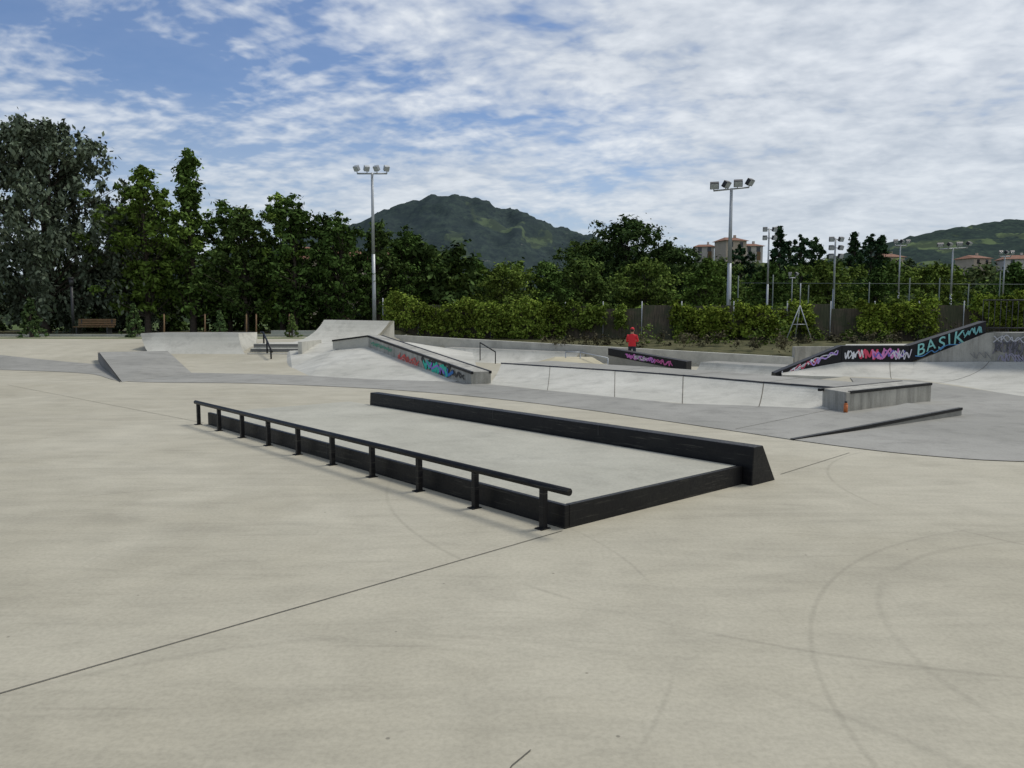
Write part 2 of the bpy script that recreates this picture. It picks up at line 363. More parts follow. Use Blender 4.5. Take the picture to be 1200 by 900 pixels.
bx=empty('grind_box')
p0=Vector((5.74,13.0));p1=Vector((8.06,14.70)); dd=(p1-p0).normalized(); nn=Vector((-dd.y,dd.x))
def Bq(t,c): q=p0+dd*t+nn*c; return (q.x,q.y)
Lb=(p1-p0).length
prismz('body',[Bq(-.10,0),Bq(Lb,0),Bq(Lb,.6),Bq(.16,.6)],-.05,[.34,.345,.345,.345],MCW,bx,.01)
for c0,c1 in((-.012,.05),(.56,.612)):
    prismz('edge',[Bq(.03,c0),Bq(Lb+.01,c0),Bq(Lb+.01,c1),Bq(.03,c1)],.305,.352,MB,bx)
kb=empty('curb_ledge')
k0=Vector((3.68,9.94));k1=Vector((7.34,12.45));kd=(k1-k0).normalized();kn=Vector((-kd.y,kd.x))
def Kq(t,c): q=k0+(k1-k0)*t+kn*c; return (q.x,q.y)
prismz('body',[Kq(0,0),Kq(1,0),Kq(1,.9),Kq(0,.4)],-.03,[.012,.13,.13,.012],MCG,kb)
prismz('edge',[Kq(0,-.01),Kq(1.002,-.01),Kq(1.002,.05),Kq(0,.05)],[-.03,.095,.095,-.03],[.02,.137,.137,.02],MB,kb)
bt=empty('drink_bottle')
bp_=(5.62,12.85)
tubes('bottle',[((*bp_,0.008),(*bp_,.14),.034,.034),((*bp_,.14),(*bp_,.17),.034,.02)],MBOT,bt,14)
tubes('bottle_cap',[((*bp_,.17),(*bp_,.20),.022,.022)],MDARK,bt,14)

# right-hand hubba with graffiti (black)
rh=empty('graffiti_ledge')
top=[(7.55,.02),(9.43,.80),(11.36,.80),(13.52,1.5)]; bot=[(7.55,-.28),(9.43,.31),(11.36,.31),(13.52,1.10)]
for i in range(3):
    (xa,za),(xb,zb_)=top[i],top[i+1]; (_,wa),(_,wb)=bot[i],bot[i+1]
    prismz('panel_%d'%i,[(xa,21.95),(xb-.004,21.95),(xb-.004,22.3),(xa,22.3)],[wa,wb,wb,wa],[za,zb_,zb_,za],MBD,rh,.01)
prismz('body',[(9.6,22.31),(13.5,22.31),(14.5,26),(11.3,26)],-.3,[.70,.72,.72,.70],MCL,rh)
for i,(x,z,w,h,c,r,ux,n_) in enumerate([(7.75,-.10,1.5,.18,(.7,.7,.74),.014,.415,2),(8.0,-.02,.9,.2,(.6,.08,.14),.016,.415,1),(9.5,.42,.55,.26,(.72,.72,.75),.014,0,2),(9.95,.40,.45,.3,(.65,.06,.12),.03,0,1),
        (10.3,.42,.8,.3,(.65,.22,.5),.024,0,2),(10.35,.45,.8,.22,(.15,.12,.5),.018,0,1),(10.85,.4,.5,.3,(.65,.62,.7),.013,0,2),(8.55,.18,.8,.22,(.45,.3,.7),.018,.415,1),
        (11.5,.42,1.4,.12,(.1,.3,.6),.012,.324,1),(12.9,1.0,.5,.25,(.2,.5,.5),.014,.324,2)]):
    scribble(rh,(x,21.935-.002*i,z),(1,0,ux),(0,0,1),w,h,c,40+i,r,n_,9)
def text(parent,body,loc,rot,size,color,name='lettering',shear=0,off=.008):
    cu=bpy.data.curves.new(name,'FONT'); cu.body=body; cu.size=size; cu.extrude=.003; cu.offset=off; cu.shear=shear
    cu.materials.append(paint(color))
    o=bpy.data.objects.new(name,cu); COL.objects.link(o); o.parent=parent; o.location=loc; o.rotation_euler=rot; return o
for k,ch in enumerate('BASIK'):   # hand-sprayed letters, each slightly off
    dx=[0,.29,.60,.88,1.02][k]; rr=[2,-5,4,-3,6][k]; sz_=[.46,.42,.48,.44,.50][k]
    text(rh,ch,(11.55+dx,21.93,.50+dx*.324+[0,.03,-.01,.02,0][k]),(R(90),R(-17.9+rr),0),sz_,(.26,.60,.57),shear=.3,off=.002)
wu=Vector((.481,-.876,0))
for i,(s_,z,w,h,c,r,n_) in enumerate([(2.25,.62,.75,.45,(.16,.15,.18),.014,2),(2.2,.95,.8,.2,(.5,.5,.52),.012,2),(2.35,.45,.6,.25,(.3,.28,.36),.012,2),(1.6,.5,.5,.2,(.2,.2,.2),.008,1)]):
    q=Vector((11.5,21.92,0))+wu*s_; scribble(rq,(q.x-.03,q.y-.012,z),wu,(0,0,1),w,h,c,60+i,r,n_,8)
q=Vector((11.5,21.92,0))+wu*2.2; text(rq,'RTK',(q.x-.035,q.y-.02,.72),(R(90),0,R(-61.2)),.36,(.08,.08,.09),off=.002)
fl=empty('graffiti_ledge')
fa=Vector((4.15,33.2));fb_=Vector((7.05,31.0)); fd=(fb_-fa).normalized(); fn=Vector((-fd.y,fd.x))
prismz('body',[tuple(fa),tuple(fb_),tuple(fb_+fn*.5),tuple(fa+fn*.5)],[-.02,-.55,-.55,-.02],[.28,-.17,-.17,.28],MBD,fl,.01)
prismz('base',[tuple(fa+fn*.02),tuple(fb_+fn*.02),tuple(fb_+fn*.48),tuple(fa+fn*.48)],-.75,[-.03,-.56,-.56,-.03],MCG,fl)
for i,(s_,w,c,r) in enumerate([(.9,.5,(.5,.14,.45),.022),(1.5,.8,(.45,.16,.5),.026),(2.3,.7,(.5,.1,.3),.02),(1.3,.6,(.6,.6,.62),.01)]):
    q=fa+fd*s_-fn*(.015+.003*i)
    scribble(fl,(q.x,q.y,.28-.155*s_*.8-.30),(fd.x,fd.y,-.125),(0,0,1),w,.22,c,80+i,r,2,7)
hr2=empty('handrail')
tubes('rail',[((2.9,32.6,.12),(3.9,31.2,-.05),.03,.03),((2.9,32.6,.12),(2.9,32.6,-.65),.025,.025),((3.9,31.2,-.05),(3.9,31.2,-.65),.025,.025),((2.9,32.6,.12),(2.3,32.9,.12),.03,.03),((2.3,32.9,.12),(2.3,32.9,-.6),.025,.025)],MGALV,hr2)
hr3=empty('handrail')
tubes('rail',[((-1.6,38.5,.35),(-.8,37.0,-.05),.03,.03),((-1.6,38.5,.35),(-1.6,38.5,-.6),.025,.025),((-.8,37,-.05),(-.8,37,-.65),.025,.025)],MB,hr3)
py_=empty('pyramid_funbox')
mk('pyramid',[(.3,30.3,-.63),(4.1,30.3,-.63),(4.4,35,-.63),(.6,36,-.63),(1.8,32.4,-.12),(3.5,32.4,-.12),(3.5,33.6,-.12),(1.9,33.8,-.12)],
   [(0,1,5,4),(1,2,6,5),(2,3,7,6),(3,0,4,7),(4,5,6,7)],MCS,py_)
lw=empty('retaining_wall')
wd_=(Vector(WB)-Vector(WA)).normalized(); wn=Vector((-wd_.y,wd_.x))
prismz('wall',[WA,WB,tuple(Vector(WB)+wn*.3),tuple(Vector(WA)+wn*.3)],-.8,[.62,-.1,-.1,.62],MCL,lw,.01)
lw2=empty('retaining_wall')
prismz('wall',[(-7.05,44),(-7.05,44.3),(-14,45.0),(-14,44.7)],-.3,.85,MCL,lw2)
lw3=empty('retaining_wall')
prismz('wall',[(12.15,33),(12.15,33.3),(30,34.3),(30,34)],-.8,.35,MCW,lw3)
qp('quarter_pipe',[(-4.2,39.0),(2.2,35.5)],[(-3.5,40.6),(3.2,36.9)],[.02,-.1],[(-3.1,41.4),(3.6,37.8)],MCL,MCG,-.63,coping=False)
qp('quarter_pipe',[(6.3,28.4),(9.2,24.6)],[(7.2,29.3),(10.0,25.6)],[-.1,-.1],[(8.0,30.1),(11,26.6)],MCL,MCG,-.63,coping=False)
fe=empty('metal_fence'); segs=[]
for i in range(26):
    x=13.55+.17*i; segs.append(((x,22.2,1.15),(x,22.2,2.1),.010,.010))
for z in (1.3,2.1): segs.append(((13.55,22.2,z),(17.9,22.2,z),.02,.02))
tubes('bars',segs,MDARK,fe,5)

# ---------------------------------------------------------------- foliage
def leaf_arrays(cent,rad,npc,size,rng,flat=.8,asp=.6,droop=0):
    cent=np.asarray(cent,float);rad=np.asarray(rad,float); n=len(cent)
    idx=np.repeat(np.arange(n),npc); m=len(idx)
    dv=rng.normal(size=(m,3)); dv/=np.linalg.norm(dv,axis=1)[:,None]
    rr=np.minimum(2.1,np.abs(.35+.5*rng.normal(size=m)))
    off=dv*rr[:,None]*rad[idx][:,None]; off[:,2]*=flat
    if droop: off[:,2]-=droop*rng.random(m)*rad[idx]
    c=cent[idx]+off
    nr=dv*.8+rng.normal(size=(m,3))*.6+np.array([0,0,.6]); nr/=np.linalg.norm(nr,axis=1)[:,None]
    t=rng.normal(size=(m,3))
    if droop: t=t*.35+np.array([0,0,1.])
    t-=nr*np.sum(t*nr,axis=1)[:,None]; t/=np.linalg.norm(t,axis=1)[:,None]; b=np.cross(nr,t)
    s=size*(.55+.9*rng.random(m))[:,None]
    return np.stack([c-t*s,c+b*s*asp,c+t*s,c-b*s*asp],1).reshape(-1,3)
def leaf_obj(name,v,mat,parent=None,extra=None):
    nq=len(v)//4
    me=bpy.data.meshes.new(name); F=np.arange(nq*4).reshape(-1,4)
    ev,ef=(extra if extra else ([],[]))
    allv=np.vstack([v,np.array([tuple(p) for p in ev])]) if len(ev) else v
    nf=nq+len(ef)
    me.vertices.add(len(allv)); me.vertices.foreach_set('co',allv.astype('f').ravel())
    me.loops.add(nf*4); li=np.concatenate([F.ravel(),(np.array(ef,int).ravel()+nq*4) if len(ef) else np.array([],int)])
    me.loops.foreach_set('vertex_index',li.astype('i'))
    me.polygons.add(nf); me.polygons.foreach_set('loop_start',np.arange(0,nf*4,4).astype('i')); me.polygons.foreach_set('loop_total',np.full(nf,4,'i'))
    me.materials.append(mat); me.materials.append(MBARK)
    mi=np.zeros(nf,'i'); mi[nq:]=1; me.polygons.foreach_set('material_index',mi)
    me.update(calc_edges=True); me.validate()
    if name.startswith('__'): return me
    o=bpy.data.objects.new(name,me); COL.objects.link(o)
    if parent: o.parent=parent
    return o
def limb(V,F,p0,p1,r0,r1,n=6):
    p0=Vector(p0);p1=Vector(p1);d=(p1-p0).normalized();u=d.orthogonal().normalized();w=d.cross(u);b=len(V)
    for p,r in((p0,r0),(p1,r1)):
        for i in range(n):
            a=2*math.pi*i/n;V.append(p+u*math.cos(a)*r+w*math.sin(a)*r)
    F+=[(b+i,b+(i+1)%n,b+n+(i+1)%n,b+n+i) for i in range(n)]
def tree_mesh(seed,h,w,style,mat,ncl=70,npc=150,size=.2,base=.22):
    rng=np.random.default_rng(seed); cs=[];rs=[]
    for i in range(ncl):
        t=rng.random()**.85
        if style=='round': env=math.sqrt(max(0,1-(2*t-1)**2))*.95+.08
        elif style=='spire': env=(1-t)**.7*(.8+.35*math.sin(t*11+seed))*min(1,t*5+.45)+.04
        elif style=='oval': env=math.sin(math.pi*min(1,t*.86+.12))**.7*(1+.25*math.sin(8*t+seed))
        elif style=='willow': env=math.sqrt(max(0,1-(1.75*t-.78)**2))
        elif style=='conifer': env=(1-t)*1.0+.03
        a=rng.random()*2*math.pi; q=rng.random()**.5*(.95+.22*rng.normal())
        if style=='conifer': q=.55+.4*rng.random()
        rr=w/2*env*q*(1+.2*math.sin(3*a+seed)+.12*math.sin(5*a+2*seed))
        z=h*(base+(1-base)*t*.95)+(0 if style=='conifer' else rng.normal()*.25)
        cs.append((rr*math.cos(a),rr*math.sin(a),z))
        rs.append(w*(.055+.075*rng.random())*(1.0-.35*t if style!='round' else 1)*( .8 if style=='conifer' else 1))
    v=leaf_arrays(cs,rs,npc,size,rng,.7,.55,1.4 if style=='willow' else 0)
    V=[];F=[]; r=h*.016+.05
    bend=Vector((rng.normal()*.02*h,rng.normal()*.02*h,0)); prev=Vector((0,0,-.3))
    for k in range(1,7):
        p=Vector((bend.x*math.sin(k),bend.y*math.cos(k*1.3),h*.9*k/6)); limb(V,F,prev,p,r*(1-(k-1)/6.5),r*(1-k/6.5)); prev=p
    for i in range(0,ncl,2):
        c=Vector(cs[i]); s=Vector((0,0,max(h*base*.8,c.z-w*.3))); mid=(s+c)/2+Vector((0,0,-.1)); rb=r*.26*(1-c.z/h*.6)
        limb(V,F,s,mid,rb,rb*.6,4); limb(V,F,mid,c,rb*.6,rb*.25,4)
    return leaf_obj('__tree',v,mat,None,(V,F))
def put(me,name,x,y,rz=0,s=1,sz=None,z=None):
    o=bpy.data.objects.new(name,me); COL.objects.link(o); o.location=(x,y,gz(x,y) if z is None else z); o.rotation_euler=(0,0,rz); o.scale=(s,s,sz or s); return o
tw=tree_mesh(1,13.9,9.8,'willow',LW,300,100,.16,.12)
ts1=tree_mesh(2,12.2,6.4,'spire',LG,190,75,.14,.10)
ts2=tree_mesh(3,11.2,5.8,'oval',LG,180,75,.14,.12)
to1=tree_mesh(4,9.4,5.8,'oval',LG,170,75,.14,.10)
to2=tree_mesh(5,9.2,5.2,'oval',LD,170,75,.14,.15)
tr1=tree_mesh(6,12.3,10.5,'round',LD,220,85,.19,.12)
tr2=tree_mesh(7,8.2,7.5,'round',LM,170,75,.17,.08)
tr3=tree_mesh(17,8.0,6.5,'oval',LG,160,75,.17,.08)
tp1=tree_mesh(8,12,6.0,'oval',LC,90,80,.2,.35)
tc=tree_mesh(9,1.95,1.45,'conifer',LY,90,60,.07,.02)
tc2=tree_mesh(10,14,6.0,'conifer',LC,130,80,.2,.12)
put(tw,'willow_tree',-29.8,49.5,0); put(tw,'willow_tree',-36.5,50,2.2,.95); put(tw,'willow_tree',-26.0,53,1.1,.64)
for me,x,y,s,rz in [(ts2,-24.6,54,.84,1),(ts1,-21.3,51.5,1.0,.6),(ts2,-23.6,50,.96,2.1),(to1,-19.4,53,.93,.2),(to2,-17.4,50.5,.90,1),(ts2,-15.6,52.5,.84,3),(to1,-14.3,51,.96,4),
                    (to2,-12.6,53,.88,2.4),(to1,-11.2,51,.84,5.3),(to2,-9.3,53.5,.84,.3),(to1,-7.8,56,.80,2),(to2,-27,56,.9,3.3)]:
    put(me,'broadleaf_tree',x,y,rz,s)
for me,x,y,s,rz in [(tr2,-5.5,60,.78,1),(tr3,-2.9,62,.72,2),(tr2,-.3,58,.64,3),(tr3,2.6,60,.68,4.2),(tr2,5.6,62,.74,.7),(tr3,-8,62,.95,.7),
                    (tr1,11.2,76,.88,.5),(tr1,8.0,80,.74,2.5),(tr1,15,74,.66,4),(tr2,19,72,.82,0),(tr3,22,66,.74,1.2),(tr2,27,66,.76,3.2),(tr3,32,68,.70,2.2),(tr2,37,68,.74,1),(tr3,43,66,.74,5),(tr2,48,68,.8,2),(tr3,15.5,62,.74,2),(tr2,11.0,64,.74,5)]:
    put(me,'broadleaf_tree',x,y,rz,s)
for x,y,s,rz in [(33,96,.92,0),(37,99,.95,1),(44,100,.9,2),(48,104,1.0,3),(50.5,106,.92,4),(42,108,1.0,5),(29.5,100,.85,1.5)]:
    put(tp1 if rz%2 else tc2,'pine_tree',x,y,rz,s)
for x,y,s in [(-24.5,39.2,1.05),(-19.3,39.3,.9),(-15.0,39.6,.72),(-11.2,39.2,.62)]:
    put(tc,'young_fir_tree',x,y,x,s)
def mass(name,items,mat,npc,size,seed,k=.16):
    rng=np.random.default_rng(seed); cs=[];rs=[]
    for (x,y,z,w,h,n) in items:
        for i in range(n):
            a=rng.random()*6.28;q=rng.random()**.5;t=rng.random()
            e=math.sqrt(max(0.05,1-t*t))
            cs.append((x+w*q*e*math.cos(a),y+w*.6*q*e*math.sin(a),z+h*t)); rs.append(k*min(w,h)*(1+rng.random())*.7+.2)
    return leaf_obj(name,leaf_arrays(cs,rs,npc,size,rng,.85),mat)
rn=random.Random(5)
mass('understory_bushes',[(x,57+rn.uniform(-2,3),.3,2.8,rn.uniform(4.5,6.5),34) for x in np.arange(-46,-4,2.2)],LD,60,.22,21)
mass('shrubs',[(x,49+rn.uniform(-1,1),.4,1.6,rn.uniform(1.2,2.6),10) for x in np.arange(-7,40,2.2)],LM,70,.12,22)
mass('distant_trees',[(x,88+rn.uniform(-4,6),1,5,rn.uniform(4.4,6.8),30) for x in np.arange(-30,80,5)],LM,60,.3,23)
mass('distant_trees',[(x,150+rn.uniform(-10,20),2,9,rn.uniform(7,10),30) for x in np.arange(20,150,9)],LFAR,60,.45,24)
def wy(x): return (44-11*(x+7)/19.1) if x<12.1 else 34.6
mass('dry_shrubs',[(x,wy(x)+rn.uniform(.5,3.5),.15,.8,rn.uniform(.25,.7),4) for x in np.arange(2,30,.9)],LDRY,60,.06,26,.3)
mass('wall_shrubs',[(x,wy(x)+rn.uniform(3.5,5.5),.15,.8,rn.uniform(.5,1.3),6) for x in np.arange(7,30,1.7)],LM,60,.07,27,.3)

def hedge(name,path,h0,depth,dens,mat,seed,gap=0,zb=0,npc=55,size=.075):
    rng=np.random.default_rng(seed); cs=[];rs=[]
    for (a,b) in zip(path[:-1],path[1:]):
        a=Vector(a);b=Vector(b);L=(b-a).length
        for i in range(int(L*dens*1.3)):
            t=rng.random()
            if gap and math.sin(t*L*.9+seed)+.5*math.sin(t*L*2.3)<gap: continue
            hh=h0*(1+.08*math.sin(t*L*1.7+seed)+.05*math.sin(t*L*4.1))
            q=a.lerp(b,t); z=rng.random()**.7*(hh-zb-.15)+zb
            cs.append((q.x+rng.normal()*.05,q.y+rng.uniform(-depth,depth)/2,gz(q.x,q.y)+z)); rs.append(.16+.16*rng.random())
    return leaf_obj(name,leaf_arrays(cs,rs,npc,size,rng,.9),mat)
hedge('hedge',[(-7.4,45.0),(3.0,43.0)],2.15,.7,44,LH,31)
hedge('hedge',[(3.0,43.0),(9.2,41.4)],2.0,.6,30,LH,32,gap=.1,zb=.5)
hedge('hedge',[(8.6,41.6),(14.5,40.2)],1.9,.7,38,LH,33,zb=.1)
hedge('hedge',[(14.5,40.2),(29,38.3)],2.1,.7,34,LH,34,gap=-.1,zb=.4)
hedge('hedge',[(23.5,39.0),(32,38.3)],2.5,.8,36,LH,35,zb=.8)
def reed_mat():
    m,nt,b=newmat('reed_screen'); p=pos(nt)
    mp=nt.nodes.new('ShaderNodeMapping'); mp.inputs['Scale'].default_value=(14,14,.8); nt.links.new(p,mp.inputs[0])
    n=noise(nt,mp.outputs[0],2,4,.6); col=mix(nt,ramp(nt,n,[(.3,0),(.7,1)]),(.035,.03,.022),(.16,.13,.09))
    col=mix(nt,ramp(nt,noise(nt,p,1.2,5,.6),[(.45,0),(.6,.6)]),col,(.04,.06,.025))
    nt.links.new(col,b.inputs['Base Color']); b.inputs['Roughness'].default_value=.9; return m
MR=reed_mat()
rf=empty('reed_screen_fence')
fp=[(-7.6,45.5),(3,43.5),(9.2,41.9),(14.5,40.7),(32,38.8)]
for a,b in zip(fp[:-1],fp[1:]):
    a=Vector(a);b=Vector(b); n_=max(1,round((b-a).length/2.2))
    for i in range(n_):
        p=a.lerp(b,i/n_);q=a.lerp(b,(i+1)/n_); zt=1.75+.12*math.sin(i*2.1+a.x)
        zp,zq=gz(p.x,p.y),gz(q.x,q.y)
        mk('screen',[(p.x,p.y,zp-.1),(q.x,q.y,zq-.1),(q.x,q.y,zq+zt+.05*math.cos(i)),(p.x,p.y,zp+zt)],[(0,1,2,3)],MR,rf)
        tubes('post',[((p.x,p.y-.06,zp-.1),(p.x,p.y-.06,zp+2.05),.03,.03)],MGALV,rf,6)
cf=empty('court_fence'); segs=[]; rn=random.Random(3); MFG=plain('green_grey_metal',(.13,.16,.14),.6)
for i in range(13):
    x=16+2.4*i+rn.uniform(-.4,.4); y=54+.25*i; segs.append(((x,y,0),(x,y,4.2+rn.uniform(-.4,.9)),.04,.04))
segs.append(((16,54,4.0),(46,57.2,4.0),.02,.02))
tubes('posts',segs,MFG,cf,6)

# ---------------------------------------------------------------- floodlights, poles
def flood(parent,c,size,yaw,tilt,mat=None):
    w,dp,h=size
    boxc('lamp_housing',c,(w,dp,h),mat or MDARK,parent,yaw,b=.02,tilt=tilt)
    off=Matrix.Rotation(yaw,3,'Z')@Matrix.Rotation(tilt,3,'X')@Vector((0,-dp/2-.012,0))
    boxc('lamp_glass',Vector(c)+off,(w*.86,.02,h*.82),MLENS,parent,yaw,tilt=tilt)
def pole(x,y,h,r,heads,yaw=0,bar=2.0,slant=0,mat=MGALV,hm=None,hs=(.42,.22,.36),z0=None,stack=False):
    e=empty('floodlight_pole'); z0=gz(x,y)-.1 if z0 is None else z0
    tubes('pole',[((x,y,z0),(x,y,z0+h*.5),r,r*.85),((x,y,z0+h*.5),(x,y,z0+h),r*.85,r*.6)],mat,e,12)
    if stack:
        for i in range(heads):
            z=z0+h-.1-.6*(i//2); sx=(-1 if i%2 else 1)*.26
            tubes('arm',[((x,y,z),(x+sx,y-.05,z),.03,.03)],mat,e,6); flood(e,(x+sx*1.3,y-.15,z),hs,yaw+sx,R(25),hm)
        return
    cx,sx=math.cos(yaw),math.sin(yaw)
    a=Vector((x-cx*bar/2,y-sx*bar/2,z0+h-.05-slant));b=Vector((x+cx*bar/2,y+sx*bar/2,z0+h-.05+slant))
    tubes('crossarm',[(a,b,.05,.05)],mat,e,8)
    for i in range(heads):
        q=a.lerp(b,i/(heads-1)); tubes('bracket',[(q,q+Vector((0,-.1,.22)),.03,.03)],mat,e,6)
        flood(e,q+Vector((0,-.18,.3)),hs,yaw+(.5 if i%2 else -.5),R(35),hm)
pole(-8.93,50,10.3,.13,4,0,1.9,0,hm=MGALV,hs=(.34,.25,.34))
pole(14.03,50,9.5,.15,4,.25,2.5,.16,hs=(.55,.26,.42))
pole(18.5,56,8.0,.085,4,0,stack=True,hs=(.32,.22,.3),z0=0)
pole(23.3,56,7.3,.09,6,0,stack=True,hs=(.36,.22,.32),z0=0)
pole(28.0,56,6.8,.07,3,.2,1.0,0,hs=(.3,.22,.22),z0=0)
pole(31.8,56,6.6,.085,4,.1,2.2,.06,hs=(.42,.24,.24),z0=0)
pole(36.2,57,6.1,.07,3,.1,.9,0,hs=(.28,.22,.22),z0=0)
pole(21.0,58,4.6,.05,2,.1,.5,0,hs=(.25,.2,.2),z0=0)
sl=empty('street_lamp')
tubes('post',[((-26.2,46,.4),(-26.2,46,3.5),.09,.08),((-26.2,46,3.5),(-26.2,46,3.9),.13,.13),((-26.2,46,3.9),(-26.2,46,3.96),.2,.16)],MDARK,sl,12)
for x,y in [(-17.9,39.6),(-15.8,39.6),(-13.6,39.4),(-13.1,39.4),(-11.4,39.4)]:
    e=empty('wooden_stake'); tubes('stake',[((x,y,.5),(x+.03,y,1.75),.04,.035),((x+.03,y,1.75),(x+.03,y,1.79),.035,.01)],MWOOD,e,7)
be=empty('park_bench'); bxx,byy,bz=-24.6,45.3,gz(-24.6,45.3)
for i in range(4): boxc('seat_%d'%i,(bxx,byy-.2+.13*i,bz+.45),(2.2,.11,.04),MWOOD,be)
for i in range(3): boxc('backrest_%d'%i,(bxx,byy+.34+.03*i,bz+.58+.14*i),(2.2,.035,.11),MWOOD,be)
for sx in(-.9,.9):
    boxc('leg_%d'%(sx>0),(bxx+sx,byy,bz+.21),(.07,.5,.44),MDARK,be); boxc('back_post_%d'%(sx>0),(bxx+sx,byy+.37,bz+.64),(.06,.05,.5),MDARK,be)
cu=empty('kerb'); prismz('kerb_stone',[(-45,40.6),(-8,40.6),(-8,40.85),(-45,40.85)],.5,.72,MCL,cu)
lb=empty('low_wall'); prismz('block',[(-40,37.8),(-26.6,37.8),(-26.6,38.3),(-40,38.3)],.5,.95,MCL,lb)
tf=empty('metal_frame'); X,Y=14.4,38.6; g=gz(X,Y)-.1
tubes('legs',[((X-.7,Y,g),(X,Y,g+1.9),.025,.025),((X+.7,Y,g),(X,Y,g+1.9),.025,.025),((X,Y+.6,g),(X,Y,g+1.9),.025,.025),((X-.35,Y,g+.95),(X+.35,Y,g+.95),.02,.02),((X,Y,g+1.9),(X,Y,g+3.0),.025,.025)],MGALV,tf,6)

# ---------------------------------------------------------------- person
def person(x,y,yaw):
    par=empty('person'); z=gz(x,y)
    def sk(name,verts,edges,rad,mat,root=0):
        me=bpy.data.meshes.new(name); me.from_pydata(verts,edges,[]); o=bpy.data.objects.new(name,me); COL.objects.link(o)
        me.materials.append(mat); o.parent=par
        m=o.modifiers.new('skin','SKIN'); m.use_smooth_shade=True
        for i,r in enumerate(rad):
            r=r if isinstance(r,tuple) else (r,r); me.skin_vertices[0].data[i].radius=r
        for i in range(len(rad)): me.skin_vertices[0].data[i].use_root=(i==root)
        s=o.modifiers.new('sub','SUBSURF'); s.levels=2; s.render_levels=2; return o
    m,nt,b=newmat('clothes_and_skin'); tcn=nt.nodes.new('ShaderNodeTexCoord'); sep=nt.nodes.new('ShaderNodeSeparateXYZ'); nt.links.new(tcn.outputs['Object'],sep.inputs[0])
    r=nt.nodes.new('ShaderNodeValToRGB'); r.color_ramp.interpolation='CONSTANT'; e=r.color_ramp.elements
    while len(e)<4: e.new(.5)
    for i,(p_,c) in enumerate([(0,(.04,.04,.045)),(.045,(.015,.02,.035)),(.47,(.60,.02,.03)),(.765,(.42,.24,.16))]): e[i].position=p_; e[i].color=(*c,1)
    nt.links.new(math_(nt,'DIVIDE',sep.outputs[2],1.9),r.inputs[0]); nt.links.new(r.outputs[0],b.inputs['Base Color']); b.inputs['Roughness'].default_value=.8
    V=[(0,0,.93),(0,.0,1.12),(0,.01,1.32),(0,0,1.43),(0,-.01,1.50),(0,-.02,1.58),(0,-.015,1.67),
       (.19,0,1.38),(.25,-.04,1.12),(.14,-.24,1.08),(-.19,0,1.38),(-.25,-.04,1.12),(-.12,-.25,1.12),
       (.10,0,.88),(.12,-.02,.48),(.13,.01,.09),(.14,-.14,.04),(-.10,0,.88),(-.12,-.01,.48),(-.14,.03,.09),(-.16,-.12,.04)]
    E=[(0,1),(1,2),(2,3),(3,4),(4,5),(5,6),(2,7),(7,8),(8,9),(2,10),(10,11),(11,12),(0,13),(13,14),(14,15),(15,16),(0,17),(17,18),(18,19),(19,20)]
    Rr=[(.17,.12),(.16,.11),(.19,.12),(.08,.07),(.055,.055),(.08,.095),(.078,.092),.065,.05,.033,.065,.05,.033,.095,.062,.045,.04,.095,.062,.045,.04]
    sk('body',V,E,Rr,m)
    skin=plain('skin',(.42,.24,.16),.6,0,.05)
    for sx,wz in((1,(.14,-.24,1.08)),(-1,(-.12,-.25,1.12))):
        w=Vector(wz); V=[tuple(w),tuple(w+Vector((-.03*sx,-.05,0)))];E=[(0,1)];rad=[(.028,.02),(.038,.018)]
        for k in range(4):
            b0=w+Vector((-.05*sx-.02*sx*(k%2)*.2,-.07,.03-.02*k)); i=len(V)
            V+=[tuple(b0),tuple(b0+Vector((-.035*sx,-.02,0))),tuple(b0+Vector((-.055*sx,.0,-.01)))];E+=[(1,i),(i,i+1),(i+1,i+2)];rad+=[.01,.009,.008]
        i=len(V); V+=[tuple(w+Vector((-.02*sx,-.04,.04))),tuple(w+Vector((-.05*sx,-.05,.055)))];E+=[(1,i),(i,i+1)];rad+=[.012,.009]
        sk('hand',V,E,rad,skin)
    red=plain('red_cap',(.55,.02,.03),.8,0,.1); hairm=plain('hair',(.03,.02,.015),.8)
    def ell(name,c,s,mat,z0=None):
        bm=bmesh.new(); bmesh.ops.create_uvsphere(bm,u_segments=24,v_segments=14,radius=1)
        if z0 is not None:
            bmesh.ops.delete(bm,geom=[v for v in bm.verts if v.co.z<z0],context='VERTS')
        for v in bm.verts: v.co=Vector((v.co.x*s[0]+c[0],v.co.y*s[1]+c[1],v.co.z*s[2]+c[2]))
        me=bpy.data.meshes.new(name); bm.to_mesh(me); bm.free(); me.materials.append(mat); me.polygons.foreach_set('use_smooth',[True]*len(me.polygons))
        o=bpy.data.objects.new(name,me); COL.objects.link(o); o.parent=par
    ell('cap',(0,-.012,1.645),(.092,.11,.105),red,-.1); ell('cap_brim',(0,-.13,1.64),(.07,.08,.012),red)
    ell('hair',(0,.01,1.62),(.086,.098,.09),hairm); ell('nose',(0,-.118,1.585),(.012,.02,.018),skin)
    for sx in(-1,1): ell('ear',(.084*sx,0,1.59),(.012,.022,.032),skin); ell('eye',(.032*sx,-.105,1.61),(.013,.01,.008),MDARK)
    ell('mouth',(0,-.105,1.545),(.025,.01,.006),plain('lips',(.3,.1,.08),.6))
    par.location=(x,y,z); par.rotation_euler=(0,0,yaw); par.scale=(1.02,1.02,1.02)
person(5.47,35.0,R(155))

